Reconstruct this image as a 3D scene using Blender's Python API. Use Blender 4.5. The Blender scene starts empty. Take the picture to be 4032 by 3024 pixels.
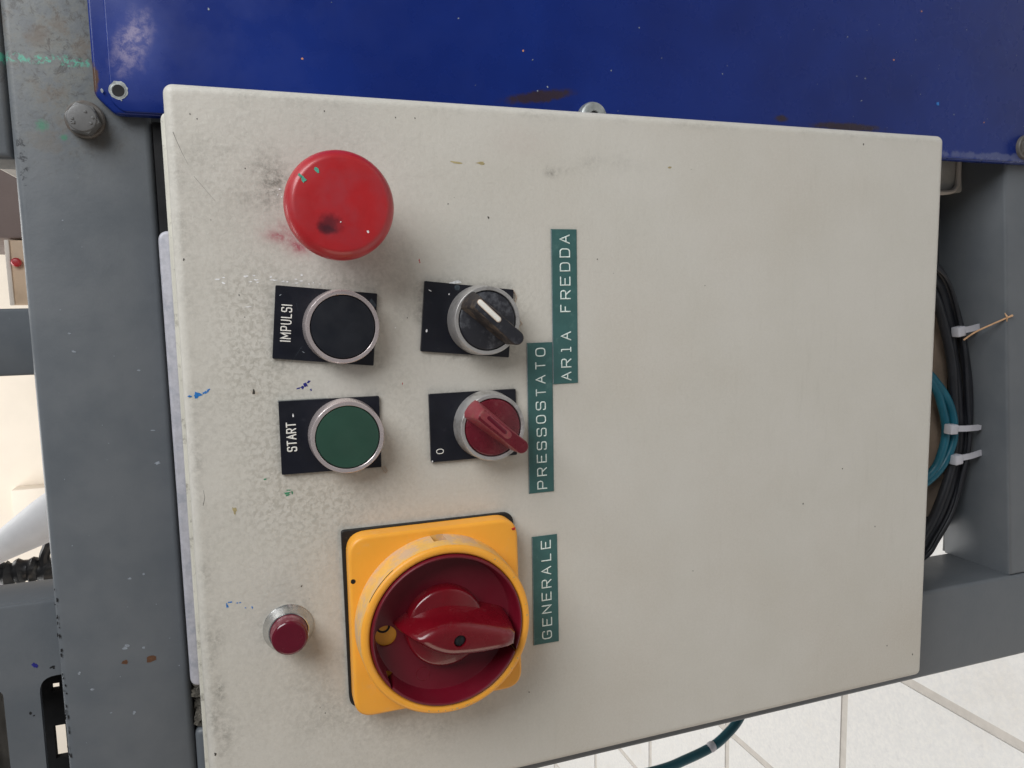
import bpy, bmesh, math, random
import numpy as np
from mathutils import Vector, Matrix

random.seed(7)
S = 0.001                 # shapes below are written in millimetres
ZC = 0.71                 # height of the enclosure door's centre above the floor (m)
SC = bpy.context.scene
COL = SC.collection


def V(x, y, z):
    return Vector((x * S, y * S, z * S + ZC))


def C(r, g, b, a=1.0):
    f = lambda v: (v / 255) / 12.92 if v <= 10.3 else (((v / 255) + 0.055) / 1.055) ** 2.4
    return (f(r), f(g), f(b), a)


# ------------------------------------------------------------------ camera
cam_d = bpy.data.cameras.new('camera')
cam = bpy.data.objects.new('camera', cam_d)
COL.objects.link(cam)
cam_d.sensor_width = 36.0
cam_d.lens = 26.63
cam_d.clip_start = 0.01
cam_d.clip_end = 60
right = Vector((-0.01916116, -0.33148718, -0.94326513))
up = -Vector((-0.99346837, -0.09983202, 0.05526438))
fwd = Vector((-0.11248752, 0.938163, -0.32740914))
m = Matrix((right, up, -fwd)).transposed().to_4x4()
m.translation = V(69.316, -313.677, 165.782)
cam.matrix_world = m
SC.camera = cam

# ------------------------------------------------------------------ light
world = bpy.data.worlds.new('World')
SC.world = world
world.use_nodes = True
bg = world.node_tree.nodes['Background']
bg.inputs[0].default_value = (0.93, 0.96, 1.0, 1)
bg.inputs[1].default_value = 0.13


def area(name, loc, target, sx, sy, power, col):
    d = bpy.data.lights.new(name, 'AREA')
    d.shape = 'RECTANGLE'
    d.size, d.size_y = sx, sy
    d.energy = power
    d.color = col
    o = bpy.data.objects.new(name, d)
    COL.objects.link(o)
    o.location = loc
    o.rotation_euler = (Vector(target) - Vector(loc)).to_track_quat('-Z', 'Y').to_euler()
    return o


area('window_light', (0.86, -0.66, ZC + 0.86), (0, 0, ZC), 0.8, 0.8, 17.8, (0.97, 0.985, 1.0))
area('warm_fill', (-1.7, -0.75, ZC + 0.1), (0, 0, ZC), 1.0, 1.2, 5.5, (1.0, 0.82, 0.66))  # added warm fill standing in for bounce off the room
area('background_fill', (-0.5, 1.6, 2.75), (-0.5, 1.6, 0), 2.6, 2.0, 76, (1.0, 0.98, 0.95))  # added unseen lamp that brightens the wall and floor behind

SC.view_settings.view_transform = 'Standard'
SC.view_settings.look = 'None'
SC.view_settings.exposure = 0.0
SC.view_settings.gamma = 1.0
SC.cycles.use_denoising = True
SC.cycles.max_bounces = 8

# ------------------------------------------------------------------ mesh helpers
WL = {}                   # world location of every object made here


def shade(me, angle=32):
    for p in me.polygons:
        p.use_smooth = True
    me.set_sharp_from_angle(angle=math.radians(angle))


def tag(o, label=None, cat=None, group=None, kind=None):
    for k, v in (('label', label), ('category', cat), ('group', group), ('kind', kind)):
        if v:
            o[k] = v
    return o


def thing(name, label, cat, at, group=None):
    o = bpy.data.objects.new(name, None)
    COL.objects.link(o)
    o.empty_display_size = 0.01
    o.location = V(*at)
    WL[o] = V(*at)
    return tag(o, label, cat, group)


def obj(name, bm, mat, parent=None, at=None, angle=32, kind=None, label=None):
    """bm holds millimetre coordinates of the place; linked as ONE mesh object."""
    if isinstance(bm, bpy.types.Mesh):
        me = bm
        org = WL[parent] if at is None else V(*at)
    else:
        org = V(*at) if at is not None else (WL[parent] if parent else V(0, 0, 0))
        bmesh.ops.recalc_face_normals(bm, faces=bm.faces)
        for v in bm.verts:
            v.co = V(*v.co) - org
        me = bpy.data.meshes.new(name)
        bm.to_mesh(me)
        bm.free()
        shade(me, angle)
    if mat:
        me.materials.append(mat)
    o = bpy.data.objects.new(name, me)
    COL.objects.link(o)
    WL[o] = org
    if parent:
        o.parent = parent
        o.location = org - WL[parent]
    else:
        o.location = org
    if kind:
        o['kind'] = kind
    if label:
        o['label'] = label
    return o


def B():
    return bmesh.new()


def merge(bm, t, mtx=None):
    if mtx:
        bmesh.ops.transform(t, matrix=mtx, verts=t.verts)
    me = bpy.data.meshes.new('t')
    t.to_mesh(me)
    bm.from_mesh(me)
    bpy.data.meshes.remove(me)
    t.free()
    return bm


def add_box(bm, x0, x1, y0, y1, z0, z1, bev=0, seg=2, mtx=None):
    t = bmesh.new()
    bmesh.ops.create_cube(t, size=1)
    for v in t.verts:
        v.co = ((x0 + x1) / 2 + v.co.x * (x1 - x0), (y0 + y1) / 2 + v.co.y * (y1 - y0), (z0 + z1) / 2 + v.co.z * (z1 - z0))
    if bev:
        bmesh.ops.bevel(t, geom=list(t.edges), offset=bev, segments=seg, profile=0.5, affect='EDGES')
    return merge(bm, t, mtx)


def rpoly(pts, r, n=6):
    out = []
    N = len(pts)
    for i in range(N):
        p0, p, p1 = Vector(pts[i - 1]), Vector(pts[i]), Vector(pts[(i + 1) % N])
        rr = r[i] if isinstance(r, (list, tuple)) else r
        if rr <= 0:
            out.append(tuple(p))
            continue
        a, b = (p0 - p).normalized(), (p1 - p).normalized()
        d = min(rr, (p0 - p).length * .49, (p1 - p).length * .49)
        A, Bb = p + a * d, p + b * d
        for k in range(n + 1):
            t = k / n
            out.append(tuple(A * (1 - t) ** 2 + p * 2 * t * (1 - t) + Bb * t * t))
    return out


def add_prism(bm, poly, y0, y1, bev=0, seg=3, mtx=None):
    """poly of (x, z); y0 is the front (towards the viewer)."""
    t = bmesh.new()
    f = [t.verts.new((x, y0, z)) for x, z in poly]
    b = [t.verts.new((x, y1, z)) for x, z in poly]
    n = len(poly)
    ff = t.faces.new(f)
    t.faces.new(list(reversed(b)))
    for i in range(n):
        t.faces.new((f[i], b[i], b[(i + 1) % n], f[(i + 1) % n]))
    bmesh.ops.recalc_face_normals(t, faces=t.faces)
    if bev:
        bmesh.ops.bevel(t, geom=list(ff.edges), offset=bev, segments=seg, profile=0.5, affect='EDGES', clamp_overlap=True)
    return merge(bm, t, mtx)


def add_lathe(bm, cx, cz, prof, n=72, mtx=None):
    """prof: list of (radius, y) along the axis that points at the viewer."""
    t = bmesh.new()
    rings = []
    for r, y in prof:
        if r < 1e-6:
            rings.append([t.verts.new((cx, y, cz))])
        else:
            rings.append([t.verts.new((cx + r * math.cos(2 * math.pi * i / n), y, cz + r * math.sin(2 * math.pi * i / n))) for i in range(n)])
    for a, b in zip(rings, rings[1:]):
        for i in range(n):
            j = (i + 1) % n
            if len(a) == 1 and len(b) == 1:
                continue
            if len(a) == 1:
                t.faces.new((a[0], b[i], b[j]))
            elif len(b) == 1:
                t.faces.new((a[i], b[0], a[j]))
            else:
                t.faces.new((a[i], b[i], b[j], a[j]))
    bmesh.ops.recalc_face_normals(t, faces=t.faces)
    return merge(bm, t, mtx)


def add_tube(bm, pts, rad, n=10, flat=None, mtx=None):
    """tube along pts (mm); rad number or list; flat squashes it in depth about its axis."""
    P = [Vector(p) for p in pts]
    R = rad if isinstance(rad, (list, tuple)) else [rad] * len(P)
    T = []
    for i in range(len(P)):
        a = (P[i] - P[i - 1]).normalized() if i else None
        b = (P[i + 1] - P[i]).normalized() if i < len(P) - 1 else None
        T.append(((a or b) + (b or a)).normalized())
    # rounded ends
    P2, R2, T2 = [], [], []
    for k in (0, 1, 2):
        th = (k / 3) * math.pi / 2
        P2.append(P[0] - T[0] * R[0] * math.cos(th)); R2.append(max(R[0] * math.sin(th), R[0] * .05)); T2.append(T[0])
    P2 += P; R2 += R; T2 += T
    for k in (2, 1, 0):
        th = (k / 3) * math.pi / 2
        P2.append(P[-1] + T[-1] * R[-1] * math.cos(th)); R2.append(max(R[-1] * math.sin(th), R[-1] * .05)); T2.append(T[-1])
    t = bmesh.new()
    nrm = Vector((0, 1, 0))
    if abs(T2[0].dot(nrm)) > .95:
        nrm = Vector((1, 0, 0))
    rings = []
    for i in range(len(P2)):
        nrm = (nrm - T2[i] * nrm.dot(T2[i])).normalized()
        bi = T2[i].cross(nrm)
        s = 1.0
        if 3 < i < len(P2) - 4:
            d = (P2[i] - P2[i - 1]).normalized().dot(T2[i])
            s = min(1 / max(d, .3), 1.7)
        ring = []
        for k in range(n):
            a = 2 * math.pi * k / n
            o = nrm * math.cos(a) * R2[i] + bi * math.sin(a) * R2[i] * s
            if flat is not None:
                o.y *= flat
            ring.append(t.verts.new(P2[i] + o))
        rings.append(ring)
    for a, b in zip(rings, rings[1:]):
        for k in range(n):
            t.faces.new((a[k], b[k], b[(k + 1) % n], a[(k + 1) % n]))
    t.faces.new(rings[0]); t.faces.new(list(reversed(rings[-1])))
    bmesh.ops.recalc_face_normals(t, faces=t.faces)
    return merge(bm, t, mtx)


def smooth_path(pts, k=6):
    """Catmull-Rom through pts."""
    P = [Vector(p) for p in pts]
    out = []
    for i in range(len(P) - 1):
        p0, p1, p2, p3 = P[max(i - 1, 0)], P[i], P[i + 1], P[min(i + 2, len(P) - 1)]
        for j in range(k):
            t = j / k
            out.append(0.5 * ((2 * p1) + (p2 - p0) * t + (2 * p0 - 5 * p1 + 4 * p2 - p3) * t * t + (3 * p1 - p0 - 3 * p2 + p3) * t ** 3))
    out.append(P[-1])
    return out


def cut(o, bm, angle=32):
    bmesh.ops.recalc_face_normals(bm, faces=bm.faces)
    for v in bm.verts:
        v.co = V(*v.co) - WL[o]
    me = bpy.data.meshes.new('cutter')
    bm.to_mesh(me)
    bm.free()
    c = bpy.data.objects.new('cutter', me)
    COL.objects.link(c)
    c.parent = o.parent
    c.location = o.location
    md = o.modifiers.new('b', 'BOOLEAN')
    md.operation = 'DIFFERENCE'
    md.solver = 'EXACT'
    md.object = c
    bpy.context.view_layer.update()
    new = bpy.data.meshes.new_from_object(o.evaluated_get(bpy.context.evaluated_depsgraph_get()))
    o.modifiers.clear()
    old = o.data
    o.data = new
    bpy.data.objects.remove(c)
    bpy.data.meshes.remove(old)
    bpy.data.meshes.remove(me)
    shade(new, angle)


FK = [0]


def add_fleck(bm, x, z, y, w, h, rot=0, n=9, th=0.06, rough=.35):
    FK[0] += 1
    th += (FK[0] % 29) * .0023
    a0 = random.random() * 6
    poly = []
    for i in range(n):
        a = a0 + 2 * math.pi * i / n
        r = 1 + random.uniform(-rough, rough)
        px, pz = math.cos(a) * w * r / 2, math.sin(a) * h * r / 2
        poly.append((x + px * math.cos(rot) - pz * math.sin(rot), z + px * math.sin(rot) + pz * math.cos(rot)))
    add_prism(bm, poly, y - th, y + 0.05)


# ------------------------------------------------------------------ materials
class N:
    def __init__(s, name):
        s.m = bpy.data.materials.new(name)
        s.m.use_nodes = True
        s.t = s.m.node_tree
        s.p = s.t.nodes['Principled BSDF']
        s.pos = s.t.nodes.new('ShaderNodeNewGeometry').outputs['Position']

    def n(s, kind, **kw):
        nd = s.t.nodes.new(kind)
        for k, v in kw.items():
            setattr(nd, k, v)
        return nd

    def link(s, a, b):
        s.t.links.new(a, b)

    def set(s, sock, v):
        if isinstance(v, bpy.types.NodeSocket):
            s.link(v, sock)
        else:
            sock.default_value = v

    def noise(s, scale, detail=4, rough=.55, vec=None, dist=0):
        nd = s.n('ShaderNodeTexNoise')
        s.link(vec or s.pos, nd.inputs['Vector'])
        nd.inputs['Scale'].default_value = scale
        nd.inputs['Detail'].default_value = detail
        nd.inputs['Roughness'].default_value = rough
        nd.inputs['Distortion'].default_value = dist
        return nd.outputs['Fac']

    def ramp(s, v, a, b, lo=0.0, hi=1.0):
        nd = s.n('ShaderNodeMapRange')
        nd.interpolation_type = 'SMOOTHSTEP'
        s.set(nd.inputs['Value'], v)
        for k, x in zip(('From Min', 'From Max', 'To Min', 'To Max'), (a, b, lo, hi)):
            nd.inputs[k].default_value = x
        return nd.outputs['Result']

    def math(s, op, a, b=0.0):
        nd = s.n('ShaderNodeMath', operation=op)
        s.set(nd.inputs[0], a)
        s.set(nd.inputs[1], b)
        return nd.outputs[0]

    def mix(s, f, a, b, mode='MIX'):
        nd = s.n('ShaderNodeMix', data_type='RGBA', blend_type=mode)
        s.set(nd.inputs[0], f)
        s.set(nd.inputs[6], a)
        s.set(nd.inputs[7], b)
        return nd.outputs[2]

    def blob(s, c, rad, rot=0.0, nscale=300, namp=.8, soft=.5):
        mp = s.n('ShaderNodeMapping', vector_type='TEXTURE')
        s.link(s.pos, mp.inputs['Vector'])
        mp.inputs['Location'].default_value = V(*c)
        mp.inputs['Rotation'].default_value = (0, rot, 0)
        mp.inputs['Scale'].default_value = [r * S for r in rad]
        ln = s.n('ShaderNodeVectorMath', operation='LENGTH')
        s.link(mp.outputs[0], ln.inputs[0])
        nz = s.math('MULTIPLY', s.math('SUBTRACT', s.noise(nscale, 5, .65), .5), namp * 2)
        return s.ramp(s.math('ADD', ln.outputs['Value'], nz), 1.0, 1.0 - soft)

    def bump(s, h, dist, strength=1.0, prev=None):
        nd = s.n('ShaderNodeBump')
        s.link(h, nd.inputs['Height'])
        nd.inputs['Distance'].default_value = dist
        nd.inputs['Strength'].default_value = strength
        if prev:
            s.link(prev, nd.inputs['Normal'])
        s.link(nd.outputs[0], s.p.inputs['Normal'])
        return nd.outputs[0]

    def out(s, col, rough=.5, metal=0.0, spec=.5):
        s.set(s.p.inputs['Base Color'], col)
        s.set(s.p.inputs['Roughness'], rough)
        s.set(s.p.inputs['Metallic'], metal)
        s.set(s.p.inputs['Specular IOR Level'], spec)
        return s.m


def plain(name, col, rough=.5, metal=0.0, vary=.12, vs=80, bump=0.0, bs=900, spec=.5, dust=None, coat=0.0, sss=0.0, trans=0.0):
    k = N(name)
    c2 = tuple(max(0, x * (1 - vary)) for x in col[:3]) + (1,)
    c1 = tuple(min(1, x * (1 + vary)) for x in col[:3]) + (1,)
    c = k.mix(k.ramp(k.noise(vs, 5, .6), .3, .7), c2, c1)
    r = k.ramp(k.noise(vs * 1.7, 4), .25, .75, max(rough - .08, .03), min(rough + .08, 1))
    if dust:
        f = k.ramp(k.noise(dust[1], 6, .7), dust[2], dust[2] + .22, 0, dust[3])
        c = k.mix(f, c, dust[0])
        r = k.math('MAXIMUM', r, k.math('MULTIPLY', f, .8))
    if bump:
        k.bump(k.noise(bs, 4, .6), bump * S)
    k.p.inputs['Coat Weight'].default_value = coat
    if sss:
        k.p.inputs['Subsurface Weight'].default_value = sss
        k.p.inputs['Subsurface Radius'].default_value = (.004, .001, .001)
    k.p.inputs['Transmission Weight'].default_value = trans
    return k.out(c, r, metal, spec)


def door_material():
    k = N('cream_powder_coat')
    at = k.n('ShaderNodeAttribute', attribute_name='dirt_shade')
    sep = k.n('ShaderNodeSeparateColor')
    k.link(at.outputs['Color'], sep.inputs[0])
    grey, ochre, pink, mott = sep.outputs[0], sep.outputs[1], sep.outputs[2], at.outputs['Alpha']
    n1 = k.noise(22, 6, .6)
    c = k.mix(k.ramp(n1, .3, .7), C(206, 202, 192), C(210, 206, 197))
    fine = k.noise(900, 5, .7)
    c = k.mix(k.ramp(fine, .3, .75, 0, .10), c, C(168, 163, 150))
    worm = k.noise(520, 3.0, .55, dist=.4)
    c = k.mix(k.math('MULTIPLY', k.ramp(worm, .42, .62), k.math('MULTIPLY', mott, .50)), c, C(158, 153, 141))
    g = k.math('MULTIPLY', k.math('MULTIPLY', grey, .72), k.ramp(k.noise(420, 7, .75), .36, .64, .08, 1.3))
    c = k.mix(g, c, C(120, 118, 110))
    c = k.mix(k.math('MULTIPLY', ochre, k.ramp(fine, .25, .7, .4, 1.1)), c, C(170, 146, 116))
    c = k.mix(k.math('MULTIPLY', pink, k.ramp(k.noise(500, 6, .75, dist=.6), .3, .62, .4, 1.2)), c, C(170, 98, 106))
    # faint wiping streaks
    mp = k.n('ShaderNodeMapping')
    k.link(k.pos, mp.inputs['Vector'])
    mp.inputs['Rotation'].default_value = (0, .5, 0)
    mp.inputs['Scale'].default_value = (30, 200, 260)
    stk = k.noise(1.0, 5, .7, vec=mp.outputs[0])
    c = k.mix(k.math('MULTIPLY', k.ramp(stk, .52, .72), k.ramp(k.noise(14, 3), .42, .66, .02, .09)), c, C(150, 144, 130))
    # tiny dark specks all over
    vo = k.n('ShaderNodeTexVoronoi')
    k.link(k.pos, vo.inputs['Vector'])
    vo.inputs['Scale'].default_value = 120
    sp = k.ramp(vo.outputs['Distance'], .035, .012)
    c = k.mix(k.math('MULTIPLY', sp, k.ramp(k.noise(60, 2), .5, .62, 0, .75)), c, C(96, 92, 82))
    b = k.bump(fine, .16 * S, .6)
    b = k.bump(k.noise(420, 3, .5), .24 * S, .5, b)
    k.bump(k.math('MULTIPLY', worm, mott), .25 * S, .8, b)
    return k.out(c, k.ramp(k.noise(300, 4), .3, .7, .40, .54), 0.0, .5)


def paint_grey():
    k = N('grey_machine_paint')
    n1 = k.noise(35, 6, .6)
    c = k.mix(k.ramp(n1, .3, .72), C(95, 100, 105), C(104, 108, 112))
    # worn and grimy end of the beam round the bolt
    worn = k.blob((178, 30, 226), (72, 60, 36), 0, 45, .4, .7)
    c = k.mix(k.math('MULTIPLY', worn, k.ramp(k.noise(120, 8, .75), .40, .62, .15, .9)), c, C(116, 118, 114))
    c = k.mix(k.math('MULTIPLY', worn, k.ramp(k.noise(230, 8, .78, dist=.8), .50, .62, 0, .85)), c, C(74, 72, 70))
    c = k.mix(k.math('MULTIPLY', worn, k.ramp(k.noise(60, 6, .7), .52, .66, 0, .6)), c, C(98, 86, 76))
    c = k.mix(k.math('MULTIPLY', k.blob((172, 30, 234), (7, 40, 6), 0, 200, 1.0, .9), .6), c, C(96, 80, 66))
    c = k.mix(k.math('MULTIPLY', k.blob((136, 30, 217), (9, 14, 9), .6, 300, .5, .9), .55), c, C(84, 76, 68))
    chalk = k.noise(330, 6, .8)
    for cc, rr, ro, am in (((163.6, 32, 240), (2.6, 30, 12), .02, .85), ((163.6, 30, 225), (2.3, 30, 13), .06, .8), ((164.3, 34, 249.5), (2.4, 30, 4), 0, .9)):
        c = k.mix(k.math('MULTIPLY', k.blob(cc, rr, ro, 240, .7, .5), k.ramp(chalk, .50, .58, 0, am)), c, C(84, 170, 146))
    for cc, r_ in (((138.8, 30, 235.6), 3.0), ((134.7, 30, 228.5), 1.8)):
        c = k.mix(k.math('MULTIPLY', k.blob(cc, (r_, 30, r_), 0, 500, .7, .8), .8), c, C(62, 122, 96))
    edge = k.blob((128, 30, 243.2), (18, 30, 2.4), 0, 200, .8, .5)
    c = k.mix(k.math('MULTIPLY', edge, k.ramp(k.noise(330, 7, .75, dist=.6), .53, .57, 0, .9)), c, C(40, 42, 46))
    # chipped left edge, pale rub marks
    c = k.mix(k.ramp(k.noise(420, 6, .7), .69, .74, 0, .6), c, C(140, 146, 152))
    c = k.mix(k.ramp(k.noise(230, 7, .7, dist=.5), .70, .76, 0, .7), c, C(66, 66, 68))
    b = k.bump(k.noise(700, 4, .6), .10 * S, .5)
    b = k.bump(k.noise(160, 5, .6), .3 * S, .35, b)
    return k.out(c, k.ramp(n1, .3, .7, .38, .52), 0, .45)


def paint_blue():
    k = N('blue_gloss_paint')
    c = k.mix(k.ramp(k.noise(18, 5), .3, .7), C(16, 38, 108), C(20, 45, 121))
    scr = k.noise(210, 8, .78, dist=.25)
    w = k.blob((172, 24, 199), (30, 40, 17), 0, 45, .35, .9)
    c = k.mix(k.math('MULTIPLY', w, .45), c, C(78, 92, 160))
    w2 = k.blob((170, 24, 201), (17, 40, 9), .3, 110, .5, .9)
    c = k.mix(k.math('MULTIPLY', w2, k.ramp(scr, .40, .64, .10, .75)), c, C(166, 156, 178))
    for cc, rr, ro in (((161.5, 24, 32), (3.4, 30, 22), -.17), ((159.5, 24, -103), (2.2, 30, 5), 0), ((157.6, 24, -146), (2.6, 30, 30), 0)):
        c = k.mix(k.math('MULTIPLY', k.blob(cc, rr, ro, 260, .5, .55), .85), c, C(58, 44, 36))
    c = k.mix(k.blob((156.4, 24, 216), (7, 30, 2.4), 0, 400, .6, .4), c, C(84, 62, 50))
    c = k.mix(k.ramp(k.noise(300, 6, .8), .74, .80, 0, .35), c, C(90, 104, 150))
    # scuffed lower edge
    c = k.mix(k.math('MULTIPLY', k.blob((146.5, 24, -260), (2.5, 30, 70), 0, 220, 1.2, .6), .45), c, C(116, 122, 150))
    k.bump(k.noise(110, 3), .2 * S, .25)
    return k.out(c, k.ramp(k.noise(70, 4), .3, .7, .24, .34), 0, .3)


M = {}
M['door'] = door_material()
M['grey'] = paint_grey()
M['blue'] = paint_blue()
M['recess'] = plain('dark_grey_shaded_sheet', C(64, 66, 69), .5, vary=.14, vs=25, bump=.06, dust=(C(100, 100, 98), 40, .5, .4))  # own darker grey, lowered further to hold the shade of the recess
M['body'] = plain('cream_enclosure_paint', C(205, 202, 190), .45, vary=.06, bump=.05, dust=(C(110, 106, 98), 220, .52, .8))
M['strip'] = plain('brushed_zinc', C(186, 185, 192), .55, .25, vary=.10, vs=300, bump=.06, bs=1200, dust=(C(140, 146, 158), 140, .46, .5))
M['black_plate'] = plain('black_laminate', C(20, 22, 32), .36, vary=.15, dust=(C(74, 74, 78), 160, .60, .35))
M['black_cap'] = plain('black_button_plastic', C(22, 25, 33), .42, vary=.06, dust=(C(50, 53, 60), 90, .5, .22))
M['black_knob'] = plain('black_knob_plastic', C(34, 35, 42), .5, vary=.1, dust=(C(112, 114, 120), 150, .5, .55), bump=.04)
M['dusty_knob'] = plain('dusty_black_plastic', C(44, 40, 40), .6, vary=.15, dust=(C(104, 90, 76), 180, .45, .7))
M['groove'] = plain('black_rubber', C(10, 10, 12), .7)
M['gasket'] = plain('black_gasket_rubber', C(18, 19, 21), .6, bump=.08, dust=(C(96, 92, 82), 400, .62, .6))
M['chrome'] = plain('worn_chrome', C(226, 213, 212), .25, .66, vary=.03, vs=60, dust=(C(150, 140, 132), 90, .62, .3))  # pink in the base colour stands in for a reflected figure
M['satin'] = plain('satin_steel', C(196, 194, 192), .38, .6, vary=.08, vs=110, bump=.012, bs=900, dust=(C(110, 104, 94), 110, .48, .6))
M['ring_chrome'] = plain('chrome_ring_plate', C(205, 205, 203), .2, .92, vary=.1, vs=200, bump=.01, bs=1500, dust=(C(120, 114, 104), 260, .6, .5))
M['zinc'] = plain('zinc_plated_steel', C(172, 176, 174), .45, .7, vary=.2, vs=260, bump=.05, dust=(C(110, 112, 108), 200, .5, .6))
M['green_cap'] = plain('green_button_plastic', C(44, 76, 63), .38, vary=.08, vs=60)
M['red'] = plain('red_mushroom_plastic', C(172, 30, 37), .36, vary=.08, vs=50, dust=(C(158, 62, 72), 60, .45, .45), sss=.05)
M['red_clear'] = plain('translucent_red_plastic', C(112, 20, 38), .30, vary=.12, vs=120, dust=(C(150, 98, 96), 240, .54, .38), coat=.3, trans=.25)
M['red_dusty'] = plain('dusty_red_plastic', C(142, 60, 68), .42, vary=.12, vs=120, dust=(C(144, 104, 88), 300, .48, .42), trans=.1)
M['red_lens'] = plain('dark_red_lens', C(96, 12, 34), .22, vary=.06, coat=.4)
M['lens_side'] = plain('dusty_red_lens', C(112, 42, 56), .45, vary=.1, dust=(C(170, 130, 134), 260, .45, .6))
M['yellow'] = plain('yellow_plastic', C(245, 170, 58), .40, vary=.04, vs=40, dust=(C(222, 176, 124), 140, .56, .45), sss=.05)
M['yellow_dusty'] = plain('dusty_yellow_plastic', C(238, 186, 96), .5, vary=.06, vs=90, dust=(C(208, 176, 146), 120, .40, .9))
M['dark_red'] = plain('dark_red_plastic', C(106, 15, 33), .40, vary=.07, vs=60, bump=.02, dust=(C(118, 76, 80), 260, .64, .4))
M['handle_red'] = plain('red_handle_plastic', C(108, 12, 24), .24, vary=.08, vs=70, dust=(C(140, 92, 90), 150, .58, .4), coat=.4)
M['slot_dark'] = plain('dark_slot', C(30, 30, 34), .7)
M['white_mark'] = plain('white_mark', C(236, 234, 226), .5, vary=.04)
M['emboss'] = plain('stretched_white_plastic', C(226, 236, 230), .42, vary=.14, vs=500)
M['tape'] = plain('green_embossing_tape', C(60, 99, 97), .36, vary=.08, vs=120, dust=(C(110, 146, 142), 150, .54, .4))
M['shade_black'] = plain('interior_shade_black', C(20, 20, 22), .8)  # near-black colour standing in for shade inside the frame
M['cable'] = plain('black_cable_sheath', C(34, 36, 42), .42, vary=.2, vs=90)
M['teal'] = plain('teal_cable_sheath', C(22, 98, 118), .42, vary=.12)
M['green_cable'] = plain('dark_teal_cable_sheath', C(26, 84, 98), .34, vary=.12, vs=120)
M['tie'] = plain('white_nylon', C(206, 206, 214), .45, vary=.06, trans=.1)
M['tan'] = plain('tan_plastic', C(192, 170, 150), .6, vary=.15, vs=60)
M['twig'] = plain('bare_beige_cord', C(206, 164, 124), .7, vary=.2, vs=200)
M['box_grey'] = plain('grey_conduit_plastic', C(176, 174, 168), .6, vary=.12)
M['bolt'] = plain('grey_painted_bolt', C(104, 104, 104), .38, vary=.08, vs=150, bump=.05)
M['bolt_rust'] = plain('grimy_painted_washer', C(98, 94, 90), .5, vary=.12, vs=200, dust=(C(84, 66, 52), 160, .48, .6))
M['dusty'] = plain('oily_dust', C(96, 92, 84), .9, vary=.6, vs=350, bump=1.2, bs=300)
M['wall'] = plain('white_wall_paint', C(236, 226, 212), .8, vary=.03, vs=6)
M['grout'] = plain('grey_grout', C(204, 200, 194), .85, vary=.06, vs=60, bump=.2, bs=300)
M['brown'] = plain('brown_painted_metal', C(112, 98, 94), .6, vary=.05, vs=20)
M['beige_box'] = plain('beige_painted_metal', C(200, 176, 150), .5, vary=.05, vs=20)
M['sheet'] = plain('light_grey_sheet', C(206, 198, 188), .5, vary=.05, vs=40)
M['duct'] = plain('white_grey_duct', C(240, 240, 242), .5, vary=.06, vs=30)
M['hose'] = plain('black_oily_hose', C(30, 30, 32), .4, vary=.3, vs=60, dust=(C(92, 86, 74), 60, .52, .6))
M['steel_dull'] = plain('dull_steel', C(150, 146, 140), .4, .7, vary=.2, vs=60)
k = N('speckled_white_tile')
cc = k.mix(k.ramp(k.noise(160, 5, .65), .35, .7), C(230, 231, 231), C(240, 240, 238))
cc = k.mix(k.ramp(k.noise(70, 6, .7), .54, .74, 0, .40), cc, C(204, 205, 206))
cc = k.mix(k.ramp(k.noise(5, 6, .7), .5, .75, 0, .25), cc, C(206, 198, 184))
k.bump(k.noise(90, 3, .55), 1.2 * S, .4)
M['tile'] = k.out(cc, .30, 0, .5)
FL = {n: plain('fleck_' + n, c, .5, vary=.2, vs=900) for n, c in dict(
    blue=C(36, 116, 190), navy=C(34, 36, 120), white=C(236, 236, 236), green=C(62, 136, 100), teal=C(82, 164, 142), red=C(176, 30, 34),
    dark=C(62, 58, 52), ochre=C(172, 158, 116), rust=C(92, 62, 42), pale=C(138, 144, 152), orange=C(206, 140, 108), black=C(24, 24, 26), slate=C(56, 66, 74), maroon=C(84, 22, 34)).items()}

# ------------------------------------------------------------------ floor, wall
def flat_mesh(name, verts, mat, kind):
    me = bpy.data.meshes.new(name)
    me.from_pydata(verts, [], [tuple(range(len(verts)))])
    me.materials.append(mat)
    o = bpy.data.objects.new(name, me)
    COL.objects.link(o)
    o['kind'] = kind
    WL[o] = Vector()
    return o


floor = flat_mesh('floor', [(-6, -4, 0), (6, -4, 0), (6, 5, 0), (-6, 5, 0)], M['grout'], 'structure')
t = bmesh.new()
bmesh.ops.create_cube(t, size=1)
for v in t.verts:
    v.co = (v.co.x * .306, v.co.y * .300, v.co.z * .004 + .0022)
bmesh.ops.bevel(t, geom=[e for e in t.edges if all(v.co.z > .003 for v in e.verts)], offset=.0022, segments=2, affect='EDGES')
tile_me = bpy.data.meshes.new('tile')
t.to_mesh(tile_me)
t.free()
shade(tile_me)
tile_me.materials.append(M['tile'])
for ix in range(-9, 5):
    for iy in range(-3, 10):
        o = bpy.data.objects.new('tile', tile_me)
        COL.objects.link(o)
        o.parent = floor
        o.location = (-.492 + .158 + ix * .316, .600 - .155 + iy * .310, -.0026 + random.uniform(0, .0005))

bm = B()
add_box(bm, -3500, 3500, 3200, 3320, -710, 2200)
obj('wall', bm, M['wall'], at=(0, 3200, -710), kind='structure')

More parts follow.
